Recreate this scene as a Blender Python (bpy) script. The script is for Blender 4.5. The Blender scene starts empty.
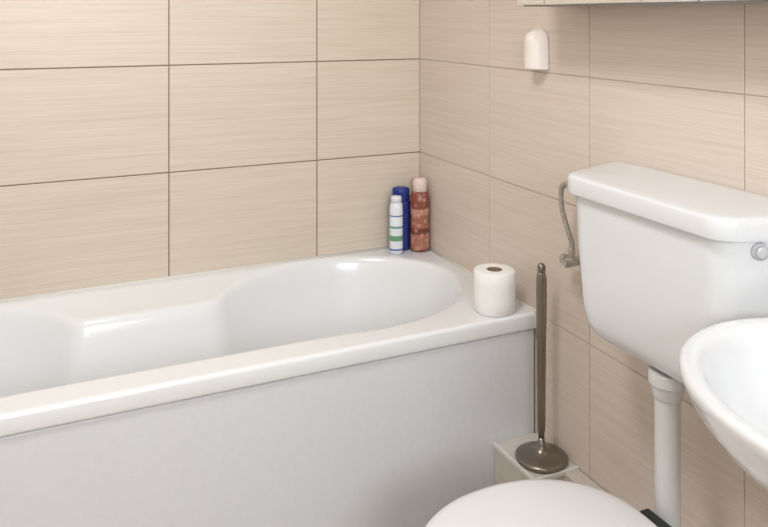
import bpy, bmesh, math, random
from mathutils import Vector, Matrix
random.seed(4)
S = bpy.context.scene
S.view_settings.view_transform = 'Standard'
S.view_settings.look = 'None'
S.view_settings.exposure = 0.0

# ------------------------------------------------------------ helpers
def lin(c):
    return tuple(((v/255)/12.92 if v/255 <= .04045 else ((v/255+.055)/1.055)**2.4) for v in c)+(1,)

def link(ob, parent=None):
    S.collection.objects.link(ob)
    if parent: ob.parent = parent
    return ob

def mkobj(name, verts, faces, mat=None, parent=None, smooth=True, mats=None, midx=None, auto=None):
    me = bpy.data.meshes.new(name)
    me.from_pydata(verts, [], faces)
    me.validate()
    bm = bmesh.new(); bm.from_mesh(me)
    bmesh.ops.recalc_face_normals(bm, faces=bm.faces)
    bm.to_mesh(me); bm.free()
    if mats:
        for m in mats: me.materials.append(m)
        if midx:
            for p, i in zip(me.polygons, midx): p.material_index = i
    elif mat: me.materials.append(mat)
    for p in me.polygons: p.use_smooth = smooth
    ob = bpy.data.objects.new(name, me)
    link(ob, parent)
    if auto:
        sharp_by_angle(ob, auto)
    return ob

def sharp_by_angle(ob, deg):
    bm = bmesh.new(); bm.from_mesh(ob.data)
    a = math.radians(deg)
    for e in bm.edges:
        if len(e.link_faces) == 2 and e.calc_face_angle(0) > a: e.smooth = False
    bm.to_mesh(ob.data); bm.free()

def empty(name, loc=(0,0,0)):
    e = bpy.data.objects.new(name, None); e.empty_display_size = .05
    S.collection.objects.link(e); return e

def loft(rings, cap0=True, cap1=True):
    n = len(rings[0]); v = []; f = []
    for r in rings: v += [tuple(p) for p in r]
    for i in range(len(rings)-1):
        for j in range(n):
            k = (j+1) % n
            f.append((i*n+j, i*n+k, (i+1)*n+k, (i+1)*n+j))
    if cap0: f.append(tuple(range(n))[::-1])
    if cap1: f.append(tuple((len(rings)-1)*n+j for j in range(n)))
    return v, f

def lathe(profile, c, n=48, axis='Z', cap0=True, cap1=True, rib=None):
    rings = []
    for r, z in profile:
        ring = []
        for j in range(n):
            a = 2*math.pi*j/n
            rr = r*(1+(rib(a, z) if rib else 0))
            if axis == 'Z': ring.append((c[0]+rr*math.cos(a), c[1]+rr*math.sin(a), c[2]+z))
            if axis == 'X': ring.append((c[0]+z, c[1]+rr*math.cos(a), c[2]+rr*math.sin(a)))
            if axis == 'Y': ring.append((c[0]+rr*math.cos(a), c[1]+z, c[2]+rr*math.sin(a)))
        rings.append(ring)
    return loft(rings, cap0, cap1)

def join(parts):
    V = []; F = []
    for v, f in parts:
        o = len(V); V += list(v); F += [tuple(i+o for i in q) for q in f]
    return V, F

def box(x0, x1, y0, y1, z0, z1):
    v = [(x0,y0,z0),(x1,y0,z0),(x1,y1,z0),(x0,y1,z0),(x0,y0,z1),(x1,y0,z1),(x1,y1,z1),(x0,y1,z1)]
    f = [(0,3,2,1),(4,5,6,7),(0,1,5,4),(1,2,6,5),(2,3,7,6),(3,0,4,7)]
    return v, f

def bevel(ob, w, seg=3):
    m = ob.modifiers.new('bevel', 'BEVEL'); m.width = w; m.segments = seg; m.limit_method = 'ANGLE'
    m.angle_limit = math.radians(40)
    return ob

def catmull(pts, n=10):
    P = [Vector(p) for p in pts]; P = [2*P[0]-P[1]]+P+[2*P[-1]-P[-2]]
    out = []
    for i in range(1, len(P)-2):
        for k in range(n):
            t = k/n
            out.append(.5*((2*P[i])+(-P[i-1]+P[i+1])*t+(2*P[i-1]-5*P[i]+4*P[i+1]-P[i+2])*t*t+(-P[i-1]+3*P[i]-3*P[i+1]+P[i+2])*t**3))
    out.append(P[-2]); return out

def tube(path, rad, n=20, rf=None):
    rings = []; up = Vector((0.3, 0.9, 0.1)).normalized()
    for i, p in enumerate(path):
        t = (path[min(i+1, len(path)-1)]-path[max(i-1, 0)]).normalized()
        u = (up - t*up.dot(t)).normalized(); up = u; w = t.cross(u)
        r = rad if rf is None else rf(i/(len(path)-1))
        rings.append([tuple(p+(u*math.cos(2*math.pi*j/n)+w*math.sin(2*math.pi*j/n))*r) for j in range(n)])
    return loft(rings)

def round_poly(pts, radii, n=8):
    out = []; N = len(pts)
    for i in range(N):
        p = Vector(pts[i]); a = Vector(pts[i-1]); b = Vector(pts[(i+1) % N]); r = radii[i]
        d1 = (a-p).normalized(); d2 = (b-p).normalized()
        ang = d1.angle(d2); tl = r/math.tan(ang/2)
        c = p+(d1+d2).normalized()*(r/math.sin(ang/2))
        s = p+d1*tl-c; e = p+d2*tl-c
        a0 = math.atan2(s.y, s.x); a1 = math.atan2(e.y, e.x); da = a1-a0
        while da > math.pi: da -= 2*math.pi
        while da < -math.pi: da += 2*math.pi
        for k in range(n+1):
            t = a0+da*k/n
            out.append((c.x+r*math.cos(t), c.y+r*math.sin(t)))
    return out

# ------------------------------------------------------------ materials
def mat(name, col, rough=.5, metal=0, coat=0, noise=None, bump=None, spec=.5, var=.06):
    m = bpy.data.materials.new(name); m.use_nodes = True
    nt = m.node_tree; b = nt.nodes['Principled BSDF']
    b.inputs['Roughness'].default_value = rough; b.inputs['Metallic'].default_value = metal
    b.inputs['Coat Weight'].default_value = coat; b.inputs['Coat Roughness'].default_value = .1
    b.inputs['Specular IOR Level'].default_value = spec
    tc = nt.nodes.new('ShaderNodeTexCoord')
    nz = nt.nodes.new('ShaderNodeTexNoise'); nz.inputs['Scale'].default_value = noise or 8
    nz.inputs['Detail'].default_value = 4
    nt.links.new(tc.outputs['Object'], nz.inputs['Vector'])
    mr = nt.nodes.new('ShaderNodeMix'); mr.data_type = 'RGBA'
    c = lin(col); mr.inputs[6].default_value = tuple(v*(1-var) for v in c[:3])+(1,)
    mr.inputs[7].default_value = tuple(min(1, v*(1+var)) for v in c[:3])+(1,)
    nt.links.new(nz.outputs['Fac'], mr.inputs[0]); nt.links.new(mr.outputs[2], b.inputs['Base Color'])
    if bump:
        bp = nt.nodes.new('ShaderNodeBump'); bp.inputs['Strength'].default_value = bump[1]; bp.inputs['Distance'].default_value = .002
        n2 = nt.nodes.new('ShaderNodeTexNoise'); n2.inputs['Scale'].default_value = bump[0]
        nt.links.new(tc.outputs['Object'], n2.inputs['Vector'])
        nt.links.new(n2.outputs['Fac'], bp.inputs['Height']); nt.links.new(bp.outputs['Normal'], b.inputs['Normal'])
    return m

def tile_mat(name, c_lo, c_hi, rough, axis):
    """linen-streaked ceramic: fine streaks running horizontally"""
    m = bpy.data.materials.new(name); m.use_nodes = True
    nt = m.node_tree; b = nt.nodes['Principled BSDF']; L = nt.links.new
    b.inputs['Roughness'].default_value = rough
    tc = nt.nodes.new('ShaderNodeTexCoord')
    at = nt.nodes.new('ShaderNodeAttribute'); at.attribute_name = 'tile_rnd'
    add = nt.nodes.new('ShaderNodeVectorMath'); add.operation = 'ADD'
    sc = nt.nodes.new('ShaderNodeVectorMath'); sc.operation = 'SCALE'; sc.inputs[3].default_value = 7
    L(at.outputs['Color'], sc.inputs[0]); L(tc.outputs['Object'], add.inputs[0]); L(sc.outputs[0], add.inputs[1])
    mp = nt.nodes.new('ShaderNodeMapping')
    mp.inputs['Scale'].default_value = (4, 4, 280)
    L(add.outputs[0], mp.inputs['Vector'])
    n1 = nt.nodes.new('ShaderNodeTexNoise'); n1.inputs['Scale'].default_value = 1; n1.inputs['Detail'].default_value = 4
    n1.inputs['Roughness'].default_value = .5
    L(mp.outputs[0], n1.inputs['Vector'])
    mp2 = nt.nodes.new('ShaderNodeMapping'); mp2.inputs['Scale'].default_value = (1.0, 1.0, 60)
    L(add.outputs[0], mp2.inputs['Vector'])
    n2 = nt.nodes.new('ShaderNodeTexNoise'); n2.inputs['Scale'].default_value = 1.6; n2.inputs['Detail'].default_value = 2
    L(mp2.outputs[0], n2.inputs['Vector'])
    mx = nt.nodes.new('ShaderNodeMix'); mx.data_type = 'FLOAT'; mx.inputs[0].default_value = .3
    L(n1.outputs['Fac'], mx.inputs[2]); L(n2.outputs['Fac'], mx.inputs[3])
    r = nt.nodes.new('ShaderNodeValToRGB')
    r.color_ramp.elements[0].position = .34; r.color_ramp.elements[0].color = lin(c_lo)
    r.color_ramp.elements[1].position = .66; r.color_ramp.elements[1].color = lin(c_hi)
    L(mx.outputs[0], r.inputs[0]); L(r.outputs[0], b.inputs['Base Color'])
    bp = nt.nodes.new('ShaderNodeBump'); bp.inputs['Strength'].default_value = .05; bp.inputs['Distance'].default_value = .001
    L(n1.outputs['Fac'], bp.inputs['Height']); L(bp.outputs['Normal'], b.inputs['Normal'])
    return m

M_tile_b = tile_mat('tile_beige_back', (209,195,177), (222,211,196), .36, 'x')
M_tile_r = tile_mat('tile_beige_right', (208,194,181), (220,208,197), .36, 'y')
M_tile_ledge = tile_mat('tile_ledge', (196,188,178), (212,206,198), .5, 'y')
M_grout_d = mat('grout_brown', (146,126,106), .9, noise=40, var=.3)
M_grout_l = mat('grout_pale', (198,184,170), .9, noise=40, var=.15)
M_acryl = mat('acrylic_white', (233,235,237), .2, coat=.4, noise=2, var=.01)
M_panel = mat('panel_white', (220,222,226), .34, noise=60, var=.04, bump=(240,.12))
M_ceram = mat('ceramic_white', (223,226,229), .16, coat=.5, noise=2, var=.01)
M_plast = mat('plastic_white', (224,224,224), .28, noise=3, var=.015)
M_seat = mat('plastic_seat', (228,229,230), .25, noise=3, var=.015)
M_pipe = mat('pipe_grey', (210,211,212), .38, noise=3, var=.02)
M_paper = mat('tissue_paper', (240,240,238), .95, noise=70, var=.03, bump=(90,.5))
M_card = mat('cardboard', (150,128,104), .9, noise=40, var=.1)
M_bronze = mat('aged_nickel', (138,129,120), .3, metal=.9, noise=20, var=.12)
M_steel = mat('braided_steel', (182,178,172), .35, metal=.85, noise=300, var=.3)
M_chrome = mat('chrome', (190,190,190), .15, metal=1, noise=5, var=.03)
M_button = mat('button_grey', (200,202,206), .25, metal=.1, noise=5, var=.03)
M_alu = mat('cabinet_edge', (150,150,150), .5, metal=.1, noise=5, var=.04)
M_caulk = mat('caulk', (222,220,214), .6, noise=30, var=.06)
M_dark = mat('black_rubber_gap_shade', (28,34,34), .5, noise=10, var=.1)  # hinge colour, also the dark of the shadow gap under the tub lip
M_blue = mat('bottle_blue', (22,44,122), .25, coat=.3, noise=5, var=.08)
M_floor = mat('floor_tile', (170,156,142), .4, noise=5, var=.12)
M_ceil = mat('ceiling_paint', (240,240,238), .9, noise=4, var=.01)

# ------------------------------------------------------------ tiled walls
def tiled_wall(name, plane, ulines, vlines, m_tile, m_grout, gap=.0035, thick=.004):
    V = []; F = []; MI = []; RN = []
    def P(u, v, d):
        return (u, d, v) if plane == 'y' else (d, u, v)
    u0, u1, v0, v1 = min(ulines), max(ulines), min(vlines), max(vlines)
    b = [P(u0,v0,.001),P(u1,v0,.001),P(u1,v1,.001),P(u0,v1,.001),P(u0,v0,.1),P(u1,v0,.1),P(u1,v1,.1),P(u0,v1,.1)]
    V += b; fs = [(0,1,2,3),(4,7,6,5),(0,4,5,1),(1,5,6,2),(2,6,7,3),(3,7,4,0)]
    F += fs; MI += [1]*6; RN += [(0,0,0)]*6
    us = sorted(ulines); vs = sorted(vlines); g = gap/2; e = .0012
    for i in range(len(us)-1):
        for j in range(len(vs)-1):
            a, c, p, q = us[i]+g, us[i+1]-g, vs[j]+g, vs[j+1]-g
            if c-a < .01 or q-p < .01: continue
            r = (random.random(), random.random(), random.random()); o = len(V)
            ri = random.uniform(-.0003, .0003)
            V += [P(a,p,.001),P(c,p,.001),P(c,q,.001),P(a,q,.001),
                  P(a,p,-.0008+ri),P(c,p,-.0008+ri),P(c,q,-.0008+ri),P(a,q,-.0008+ri),
                  P(a+e,p+e,-.0015+ri),P(c-e,p+e,-.0015+ri),P(c-e,q-e,-.0015+ri),P(a+e,q-e,-.0015+ri)]
            for k in range(4):
                l = (k+1) % 4
                F += [(o+k,o+l,o+4+l,o+4+k),(o+4+k,o+4+l,o+8+l,o+8+k)]
            F.append((o+8,o+9,o+10,o+11)); MI += [0]*9; RN += [r]*9
    ob = mkobj(name, V, F, mats=[m_tile, m_grout], midx=MI, smooth=False)
    at = ob.data.color_attributes.new('tile_rnd', 'FLOAT_COLOR', 'CORNER')
    for p in ob.data.polygons:
        for li in p.loop_indices: at.data[li].color = RN[p.index]+(1,)
    return ob

XL, YF, ZC = -1.76, -3.9, 2.5
ul = [0, -.381, -.856, -1.33, XL]
vl = [0, .245, .570, .895, 1.22, 1.545, 1.87, 2.195, ZC]
tiled_wall('wall_back', 'y', ul, vl, M_tile_b, M_grout_d, gap=.004)
ur = [0, -.451, -.902, -1.35, -1.80, -2.25, -2.70, -3.15, -3.6, YF]
tiled_wall('wall_right', 'x', ur, vl, M_tile_r, M_grout_l, gap=.0025)
def slab(name, b, m):
    v, f = box(*b); return mkobj(name, v, f, m, smooth=False)
slab('wall_left', (XL-.1, XL, YF, 0.1, 0, ZC), M_tile_b)
slab('wall_front', (XL-.1, .1, YF-.1, YF, 0, ZC), M_ceil)
slab('floor', (XL-.1, .1, YF-.1, .1, -.1, 0), M_floor)
slab('ceiling', (XL-.1, .1, YF-.1, .1, ZC, ZC+.1), M_ceil)

# ------------------------------------------------------------ boxed ledge
LZ = .25
v, f = join([box(-.134, -.002, -.862, -.683, 0, LZ), box(-.045, -.002, -2.2, -.862, 0, LZ-.002)])
lg = mkobj('trim_ledge', v, f, M_tile_ledge, smooth=False); bevel(lg, .003, 2)
v, f = join([box(-.137, -.130, -.865, -.683, LZ-.0065, LZ+.0025), box(-.137, -.002, -.865, -.858, LZ-.0065, LZ+.0025)])
mkobj('trim_ledge_edge', v, f, M_caulk, smooth=False)

# ------------------------------------------------------------ bathtub
RZ = .575; TX0, TX1, TY0, TY1 = -1.745, -.003, -.69, -.003
def sdE(x, y, cx, cy, rx, ry):
    px, py = (x-cx), (y-cy)
    k0 = math.hypot(px/rx, py/ry); k1 = math.hypot(px/rx**2, py/ry**2)
    return -min(rx, ry) if k1 < 1e-6 else k0*(k0-1)/k1
def sdB(x, y, cx, cy, hx, hy, r):
    qx = abs(x-cx)-hx+r; qy = abs(y-cy)-hy+r
    return math.hypot(max(qx,0), max(qy,0))+min(max(qx,qy),0)-r
def smin(a, b, k):
    h = max(k-abs(a-b), 0)/k
    return min(a, b)-h*h*k*.25
def softp(d, k):
    v = -d/k
    return k*(v if v > 20 else math.log1p(math.exp(v)))
CY = -.312
def tubz(x, y):
    foot = sdE(x, y, -.425, CY, .37, .290)
    head = sdE(x, y, -1.39, CY, .31, .28)
    outer = smin(smin(foot, head, .03), sdB(x, y, -.90, CY, .5, .286, .08), .03)
    waist = sdB(x, y, -.92, -.375, .42, .215, .07)
    inner = smin(smin(foot, head, .02), waist, .03)
    z = RZ
    t = min(softp(outer, .0025)/.15, 1); z -= .036*(1-(1-t)**1.6)
    t = min(softp(inner, .004)/.16, 1); z -= .335*(1-(1-t)**2.2)
    e = min(y-TY0, x-TX0); R = .010
    if e < R: z -= R-math.sqrt(max(0, R*R-(R-e)**2))
    return z
def coords(a, b, step, fine0=True):
    o = [a+t for t in (0, .0008, .002, .004, .007, .010)] if fine0 else [a]
    n = int((b-o[-1])/step); s = o[-1]
    o += [s+(b-s)*(i+1)/n for i in range(n)]
    return o
xs = coords(TX0, TX1, .005); ys = coords(TY0, TY1, .005)
V = [(x, y, tubz(x, y)) for y in ys for x in xs]; nx = len(xs); ny = len(ys); F = []
for j in range(ny-1):
    for i in range(nx-1):
        a = j*nx+i; F.append((a, a+1, a+nx+1, a+nx))
per = [(i, 0) for i in range(nx)]+[(nx-1, j) for j in range(1, ny)]+[(i, ny-1) for i in range(nx-2, -1, -1)]+[(0, j) for j in range(ny-2, 0, -1)]
prev = [j*nx+i for i, j in per]
for dz, ins in ((.038, 0), (.042, .001), (.044, .004), (.044, .02)):
    o = len(V)
    for i, j in per:
        x, y = xs[i], ys[j]
        x = min(max(x, TX0+ins), TX1-ins); y = min(max(y, TY0+ins), TY1-ins)
        V.append((x, y, RZ-dz))
    cur = list(range(o, o+len(per)))
    for k in range(len(per)):
        l = (k+1) % len(per); F.append((prev[k], prev[l], cur[l], cur[k]))
    prev = cur
tub = empty('bathtub')
mkobj('tub_shell', V, F, M_acryl, tub, smooth=True, auto=50)
v, f = box(TX0+.012, TX1-.004, -.683, -.666, .001, RZ-.047)
p = mkobj('side_panel', v, f, M_panel, tub, smooth=False); bevel(p, .002, 2)
v, f = box(TX0+.015, TX1-.005, -.670, -.662, .3, RZ-.03)
mkobj('lip_gap_shade', v, f, M_dark, tub, smooth=False)  # dark strip standing in for the shadow gap between lip and panel
v, f = lathe([(.001,.004),(.018,.004),(.026,.002),(.028,-.004)], (-.35, CY, tubz(-.35, CY)+.001))
mkobj('drain', v, f, M_chrome, tub)
v, f = join([tube([Vector((TX0+.01,-.003,RZ+.001)), Vector((-.003,-.003,RZ+.001))], .005, 10),
             tube([Vector((-.003,-.003,RZ+.001)), Vector((-.003,-.688,RZ+.001))], .005, 10)])
mkobj('trim_caulk', v, f, M_caulk)

# ------------------------------------------------------------ toilet
TY = -1.29; CT = -1.268; DZ = .010
toilet = empty('toilet')
def cis_ring(z, hb, hf, d, rb=.015, rf=.055, x0=-.004, n=10):
    pts = [(x0, CT+hb), (x0, CT-hb), (-d, CT-hf), (-d, CT+hf)]
    pp = round_poly(pts, [rb, rb, rf, rf], n)
    return [(x, y, z) for x, y in pp]
body = []
for z, i in ((.690,.075),(.693,.055),(.700,.040),(.712,.028),(.73,.020),(.76,.015),(.82,.011),(.90,.006),(.990+DZ,.002)):
    body.append(cis_ring(z, .266-i, .200-i*1.0, .195-i*.9, rf=.054))
v, f = loft(body); mkobj('cistern', v, f, M_ceram, toilet, auto=60)
lid = []
for z, o in ((.984,-.006),(.9845,.006),(.9855,.008),(.988,.009),(1.0175,.0085),(1.0215,.0072),(1.0238,.004),(1.0248,-.001),(1.0256,-.012),(1.0275,-.08)):
    lid.append(cis_ring(z+DZ, .266+o, .201+o, .197+o, rf=.054+min(o,0)*.3, x0=-.004))
v, f = loft(lid); mkobj('cistern_lid', v, f, M_ceram, toilet, auto=60)
nrm = Vector((-.085, -.19, 0)).normalized()
cen = Vector((-.128, CT-.266+.066*.65+.003, .976))
prof = [(.001,.012),(.0085,.012),(.0105,.0105),(.0105,.007),(.0112,.006),(.0145,.0055),(.015,.004),(.015,-.006)]
v, f = lathe(prof, (0,0,0))
q = nrm.to_track_quat('Z', 'Y')
v = [tuple(cen+q@Vector(a)) for a in v]
mkobj('flush_button', v, f, M_button, toilet)
v, f = lathe([(.007,-.01),(.007,.03),(.010,.031),(.010,.038)], (-.06,CT+.240,.960), 6, 'Y')
mkobj('inlet', v, f, M_plast, toilet)
px_ = -.135
v, f = join([lathe([(.020,0),(.034,0),(.035,-.004),(.035,-.022),(.030,-.026),(.028,-.045),(.025,-.05)], (px_, TY, .694)),
             tube(catmull([(px_,TY,.66),(px_,TY,.5),(px_,TY,.36),(px_-.01,TY,.31),(px_-.05,TY,.285),(px_-.12,TY,.28)]), .0235, 28)])
mkobj('flush_pipe', v, f, M_pipe, toilet, auto=40)
def oval(cx, z, a, b, n=64, e=2.2, cy=TY):
    r = []
    for j in range(n):
        t = 2*math.pi*j/n; c, s = math.cos(t), math.sin(t)
        r.append((cx-.007+(a-.008)*abs(c)**(2/e)*(1 if c >= 0 else -1), cy+b*abs(s)**(2/e)*(1 if s >= 0 else -1), z))
    return r
bowl = [oval(-.36,.001,.155,.105), oval(-.36,.01,.158,.108), oval(-.36,.05,.145,.095), oval(-.37,.14,.14,.09),
        oval(-.385,.20,.165,.12), oval(-.395,.27,.20,.16), oval(-.40,.33,.222,.182), oval(-.402,.365,.228,.19),
        oval(-.402,.385,.226,.188), oval(-.402,.388,.21,.175)]
v, f = loft(bowl); mkobj('bowl', v, f, M_ceram, toilet, auto=70)
seat = [oval(-.405,.390,.225,.193), oval(-.405,.392,.233,.201), oval(-.405,.406,.236,.204), oval(-.405,.413,.232,.20), oval(-.405,.415,.2,.17)]
v, f = loft(seat); mkobj('seat', v, f, M_seat, toilet, auto=70)
sl = [oval(-.405,.4075,.2,.17), oval(-.405,.4085,.232,.2), oval(-.405,.412,.2375,.2055), oval(-.405,.418,.2375,.2055), oval(-.405,.423,.233,.201),
      oval(-.405,.4255,.222,.19), oval(-.405,.4275,.19,.16), oval(-.405,.4290,.12,.10), oval(-.405,.4295,.04,.03)]
sl = [[(x, y, z+.008) for x, y, z in r] for r in sl]
v, f = loft(sl); mkobj('seat_lid', v, f, M_seat, toilet, auto=70)
v, f = join([box(-.195,-.164,TY-.06,TY+.02,.385,.432)])
bevel(mkobj('hinge', v, f, M_dark, toilet, smooth=False), .006)

# ------------------------------------------------------------ supply hose + valve
hose = empty('water_supply_hose')
path = catmull([(-.06,-.988,.960),(-.06,-.93,.963),(-.062,-.892,.964),(-.062,-.872,.947),(-.060,-.872,.90),(-.054,-.887,.85),(-.046,-.892,.82),(-.044,-.888,.80)], 24)
L_ = len(path)
v, f = tube(path, .0065, 14, rf=lambda t: .0064+.0007*math.sin(t*L_*1.6))
mkobj('braided_hose', v, f, M_steel, hose)
v, f = join([lathe([(.009,0),(.0095,.002),(.0095,.02),(.008,.022)], (-.044,-.888,.785), 6),
             lathe([(.0095,0),(.010,.002),(.010,.02),(.009,.022)], (-.043,-.886,.765)),
             lathe([(.010,-.035),(.010,.0),(.022,-.001),(.024,.0)], (-.003,-.886,.772), 32, 'X'),
             lathe([(.008,-.012),(.008,.016),(.012,.018),(.0125,.022),(.0125,.03),(.010,.033)], (-.043,-.886,.772), 24, 'Y'),
             lathe([(.010,0),(.0105,-.01),(.008,-.018)], (-.05,-.890,.772), 24, 'X')])
mkobj('angle_valve', v, f, M_steel, hose, auto=40)

# ------------------------------------------------------------ toilet brush
bx, by, bz = -.0665, -.797, LZ+.0026
br = empty('toilet_brush')
v, f = lathe([(.060,0),(.0640,.0015),(.0655,.005),(.0645,.009),(.060,.012),(.048,.015),(.034,.018),(.022,.022),(.014,.028),(.0095,.038),(.0075,.055)], (bx,by,bz), 64)
mkobj('base', v, f, M_bronze, br)
rib = lambda a, z: .08*math.sin(a*8)
v, f = lathe([(.0070,.05),(.0070,.065),(.0088,.07),(.0095,.085),(.0098,.16),(.0106,.26),(.0118,.35),(.0125,.42),(.0122,.455),(.0100,.468),(.0085,.472)], (bx,by,bz), 64, rib=rib)
mkobj('handle', v, f, M_bronze, br)
v, f = lathe([(.0075,.470),(.010,.473),(.0108,.478),(.0105,.485),(.008,.491),(.004,.494),(.001,.495)], (bx,by,bz), 32)
mkobj('knob', v, f, M_bronze, br)

# ------------------------------------------------------------ toilet paper roll
rc = (-.097, -.628, RZ+.001)
tp = empty('toilet_paper_roll')
rr = lambda a, z: .006*math.sin(a*2+1)+.003*math.sin(a*5)
v, f = lathe([(.0215,.003),(.053,.0),(.0555,.003),(.056,.03),(.056,.08),(.0555,.106),(.053,.109),(.040,.110),(.0215,.1095),(.0205,.105),(.0205,.003)], rc, 72, cap0=False, cap1=False, rib=rr)
mkobj('paper', v, f, M_paper, tp, auto=50)
v, f = lathe([(.0212,.004),(.0212,.1085),(.0195,.1085),(.0195,.004)], rc, 48, cap0=False, cap1=False)
mkobj('core', v, f, M_card, tp, auto=50)

# ------------------------------------------------------------ bottles
def band_mat(name, stops, rough=.3, zlo=0, zhi=1, noise_col=None):
    m = bpy.data.materials.new(name); m.use_nodes = True; nt = m.node_tree; L = nt.links.new
    b = nt.nodes['Principled BSDF']; b.inputs['Roughness'].default_value = rough
    tc = nt.nodes.new('ShaderNodeTexCoord'); sp = nt.nodes.new('ShaderNodeSeparateXYZ'); L(tc.outputs['Object'], sp.inputs[0])
    mr = nt.nodes.new('ShaderNodeMapRange'); mr.inputs['From Min'].default_value = zlo; mr.inputs['From Max'].default_value = zhi
    L(sp.outputs['Z'], mr.inputs['Value'])
    r = nt.nodes.new('ShaderNodeValToRGB'); r.color_ramp.interpolation = 'CONSTANT'
    e = r.color_ramp.elements
    e[0].position = stops[0][0]; e[0].color = lin(stops[0][1]); e[1].position = stops[1][0]; e[1].color = lin(stops[1][1])
    for p_, c_ in stops[2:]:
        q_ = e.new(p_); q_.color = lin(c_)
    L(mr.outputs[0], r.inputs[0])
    out = r.outputs[0]
    if noise_col:
        v_ = nt.nodes.new('ShaderNodeTexVoronoi'); v_.inputs['Scale'].default_value = 55
        L(tc.outputs['Object'], v_.inputs['Vector'])
        rr_ = nt.nodes.new('ShaderNodeValToRGB'); rr_.color_ramp.elements[0].position = .25; rr_.color_ramp.elements[1].position = .5
        rr_.color_ramp.elements[0].color = (1,1,1,1); rr_.color_ramp.elements[1].color = (0,0,0,1)
        L(v_.outputs['Distance'], rr_.inputs[0])
        mx = nt.nodes.new('ShaderNodeMix'); mx.data_type = 'RGBA'; mx.inputs[7].default_value = lin(noise_col)
        mu = nt.nodes.new('ShaderNodeMath'); mu.operation = 'MULTIPLY'; mu.inputs[1].default_value = .5
        L(rr_.outputs[0], mu.inputs[0]); L(mu.outputs[0], mx.inputs[0]); L(out, mx.inputs[6]); out = mx.outputs[2]
    L(out, b.inputs['Base Color']); return m

def rot_scale(v, c, sx, sy, ang):
    o = []
    for x, y, z in v:
        dx, dy = (x-c[0])*sx, (y-c[1])*sy
        o.append((c[0]+dx*math.cos(ang)-dy*math.sin(ang), c[1]+dx*math.sin(ang)+dy*math.cos(ang), z))
    return o
c = (-.038, -.074, RZ+.001); sb = empty('shower_gel_bottle')
m_ = band_mat('gel_label', [(0,(120,66,54)),(.05,(164,106,88)),(.30,(112,58,48)),(.40,(156,96,78)),(.62,(184,132,114)),(.72,(132,70,60))], .3, RZ, RZ+.2, (212,168,148))
v, f = lathe([(.026,0),(.030,.003),(.031,.012),(.031,.06),(.0295,.10),(.031,.14),(.031,.178),(.028,.192),(.022,.199),(.018,.201)], c, 48)
mkobj('bottle_body', rot_scale(v, c, 1.05, .8, math.radians(-25)), f, m_, sb)
v, f = lathe([(.020,.200),(.0225,.202),(.0225,.230),(.020,.241),(.014,.246),(.002,.247)], c, 40)
mkobj('cap', rot_scale(v, c, 1.05, .85, math.radians(-25)), f, mat('cap_pink', (226,204,196), .35), sb)
c = (-.090, -.034, RZ+.001); b2 = empty('shampoo_bottle')
v, f = lathe([(.028,0),(.032,.003),(.033,.01),(.033,.15),(.031,.163),(.027,.168)], c, 48)
mkobj('bottle_body', rot_scale(v, c, 1, .7, math.radians(-20)), f, M_blue, b2)
v, f = lathe([(.027,.168),(.029,.170),(.029,.204),(.026,.210),(.018,.212),(.002,.2125)], c, 48)
mkobj('cap', rot_scale(v, c, 1, .75, math.radians(-20)), f, mat('cap_navy', (24,50,128), .25), b2)
c = (-.126, -.072, RZ+.001); b3 = empty('lotion_bottle')
m_ = band_mat('lotion_label', [(0,(214,220,228)),(.08,(60,96,170)),(.11,(228,232,238)),(.26,(110,160,120)),(.36,(228,232,236)),(.5,(120,160,150)),(.54,(232,236,240)),(.72,(90,120,180)),(.75,(230,232,238))], .3, RZ, RZ+.175)
v, f = lathe([(.018,0),(.021,.003),(.022,.01),(.022,.150),(.020,.166),(.015,.172)], c, 40)
mkobj('bottle_body', rot_scale(v, c, 1, .8, math.radians(-20)), f, m_, b3)
v, f = lathe([(.015,.172),(.018,.173),(.018,.188),(.016,.192),(.002,.193)], c, 40)
mkobj('cap', rot_scale(v, c, 1, .85, math.radians(-20)), f, mat('cap_white', (228,230,236), .3), b3)

# ------------------------------------------------------------ wall hook (white domed holder)
hc = (-.004, -.710, 1.230)
rings = []
for d, s in ((0,1.0),(.008,1.0),(.014,.97),(.022,.9),(.030,.8),(.038,.66),(.043,.5),(.046,.3)):
    pts = []; w = .033*s; hh = .108
    top = hh-.002-(1-s)*.03; n = 20
    pts.append((-w, 0+(1-s)*.004))
    for k in range(n+1):
        a = math.pi-math.pi*k/n
        pts.append((w*math.cos(a)*.98, top-w*1.3+w*1.3*math.sin(a)))
    pts.append((w, 0+(1-s)*.004))
    rings.append([(hc[0]-d, hc[1]+p0, hc[2]+p1) for p0, p1 in pts])
v, f = loft(rings); mkobj('wall_hook', v, f, mat('hook_cover', (234,226,220), .35, noise=4, var=.01), auto=50)

# ------------------------------------------------------------ mirror cabinet
cab = empty('mirror_cabinet')
v, f = box(-.145, -.003, -1.95, -.83, 1.393, 1.95)
bevel(mkobj('carcass', v, f, M_alu, cab, smooth=False), .002, 2)
m_mir = mat('mirror_glass', (235,238,238), .03, metal=1, var=.0)
for k in range(2):
    v, f = box(-.163, -.147, -1.95+.562*k, -1.95+.562*k+.557, 1.396, 1.95)
    bevel(mkobj('mirror_door_%d' % (k+1), v, f, m_mir, cab, smooth=False), .002, 2)

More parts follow.
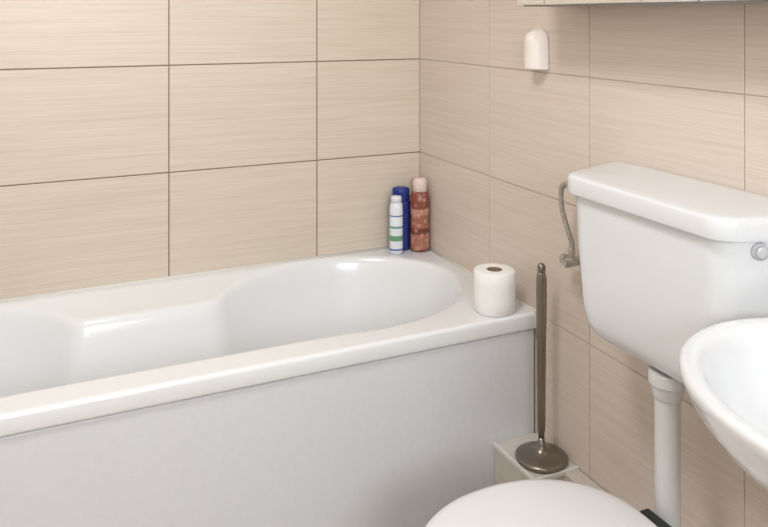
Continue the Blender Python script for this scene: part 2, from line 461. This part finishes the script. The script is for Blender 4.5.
# ------------------------------------------------------------ wash basin
SX, SY, SZ = -.245, -1.788, .887
sink = empty('wash_basin')
def so(z, a, b, dx=0, n=72):
    r = []
    for j in range(n):
        t = 2*math.pi*j/n; cc, ss = math.cos(t), math.sin(t)
        x = SX+dx+a*cc; x = min(x, -.004)
        r.append((x, SY+b*ss, z))
    return r
rings = [so(SZ-.195,.05,.06,.06), so(SZ-.193,.08,.09,.06), so(SZ-.172,.130,.150,.05), so(SZ-.135,.175,.20,.035), so(SZ-.09,.21,.238,.02),
         so(SZ-.05,.231,.261,.008), so(SZ-.022,.239,.271,.002), so(SZ-.008,.241,.275), so(SZ-.001,.239,.272), so(SZ+.001,.234,.267),
         so(SZ,.224,.255), so(SZ-.004,.216,.246), so(SZ-.012,.210,.239), so(SZ-.03,.204,.232), so(SZ-.06,.192,.218), so(SZ-.09,.168,.19), so(SZ-.12,.12,.14), so(SZ-.137,.07,.08), so(SZ-.142,.025,.025)]
v, f = loft(rings); mkobj('basin', v, f, M_ceram, sink, auto=70)
v, f = lathe([(.001,.004),(.018,.004),(.022,.001),(.024,-.004)], (SX,SY,SZ-.141)); mkobj('drain', v, f, M_chrome, sink)
v, f = join([tube(catmull([(-.185,SY,.70),(-.185,SY,.6),(-.185,SY,.52)],4), .017, 20), lathe([(.02,0),(.034,.004),(.036,.02),(.036,.09),(.03,.1)], (-.185,SY,.46)),
             tube(catmull([(-.185,SY,.53),(-.1,SY,.53),(-.004,SY,.53)],4), .016, 20)])
mkobj('bottle_trap', v, f, M_plast, sink, auto=40)

# ------------------------------------------------------------ lights (added lamp and window, both out of view)
def emis(name, col, st):
    m = bpy.data.materials.new(name); m.use_nodes = True; nt = m.node_tree
    nt.nodes.remove(nt.nodes['Principled BSDF']); e = nt.nodes.new('ShaderNodeEmission')
    e.inputs[0].default_value = col; e.inputs[1].default_value = st
    nt.links.new(e.outputs[0], nt.nodes['Material Output'].inputs[0]); return m
LX, LY = -1.15, -1.3
v, f = lathe([(.001,-.05),(.14,-.05),(.17,-.035),(.18,-.001)], (LX,LY,ZC), 48)
mkobj('added_ceiling_lamp', v, f, emis('added_lamp_glow', (1,.98,.95,1), 3))  # unseen glowing disc, added to light the room from above
def area(name, loc, target, size, power, col, sy=None):
    l = bpy.data.lights.new(name, 'AREA'); l.energy = power; l.color = col; l.size = size
    if sy: l.shape = 'RECTANGLE'; l.size_y = sy
    o = bpy.data.objects.new(name, l); o.location = loc
    o.rotation_euler = (Vector(target)-Vector(loc)).to_track_quat('-Z', 'Y').to_euler()
    S.collection.objects.link(o); return o
area('added_lamp_light', (LX,LY,2.42), (LX,LY,0), .4, 18, (.99,.98,.99))  # area light for the added ceiling disc
wn = empty('added_window_1')  # invented window behind the camera, put in as a soft light source
v, f = join([box(-1.6,-.6,YF+.001,YF+.03,1.05,1.10), box(-1.6,-.6,YF+.001,YF+.03,2.15,2.2), box(-1.6,-1.55,YF+.001,YF+.03,1.10,2.15), box(-.65,-.6,YF+.001,YF+.03,1.10,2.15)])
mkobj('frame', v, f, M_plast, wn, smooth=False)
v, f = box(-1.55,-.65,YF+.001,YF+.012,1.10,2.15); mkobj('pane', v, f, emis('added_window_glow', (.90,.95,1,1), 2.0), wn, smooth=False)
area('added_window_light', (-1.1,YF+.05,1.65), (-.9,0,.9), .9, 47, (.89,.945,1), 1.05)  # soft fill from the added window opening
w = bpy.data.worlds.new('World'); S.world = w; w.use_nodes = True
w.node_tree.nodes['Background'].inputs[0].default_value = (.9,.93,1,1); w.node_tree.nodes['Background'].inputs[1].default_value = .3

# ------------------------------------------------------------ camera
cd = bpy.data.cameras.new('camera'); cam = bpy.data.objects.new('camera', cd); S.collection.objects.link(cam)
cd.sensor_width = 36; cd.sensor_fit = 'HORIZONTAL'; cd.lens = 36*772/768
cd.shift_y = -247.5/768; cd.clip_start = .02
cam.location = (-1.239, -2.402, 1.37)
cam.rotation_euler = (math.radians(90), 0, -math.atan2(.4167, .909))
S.camera = cam
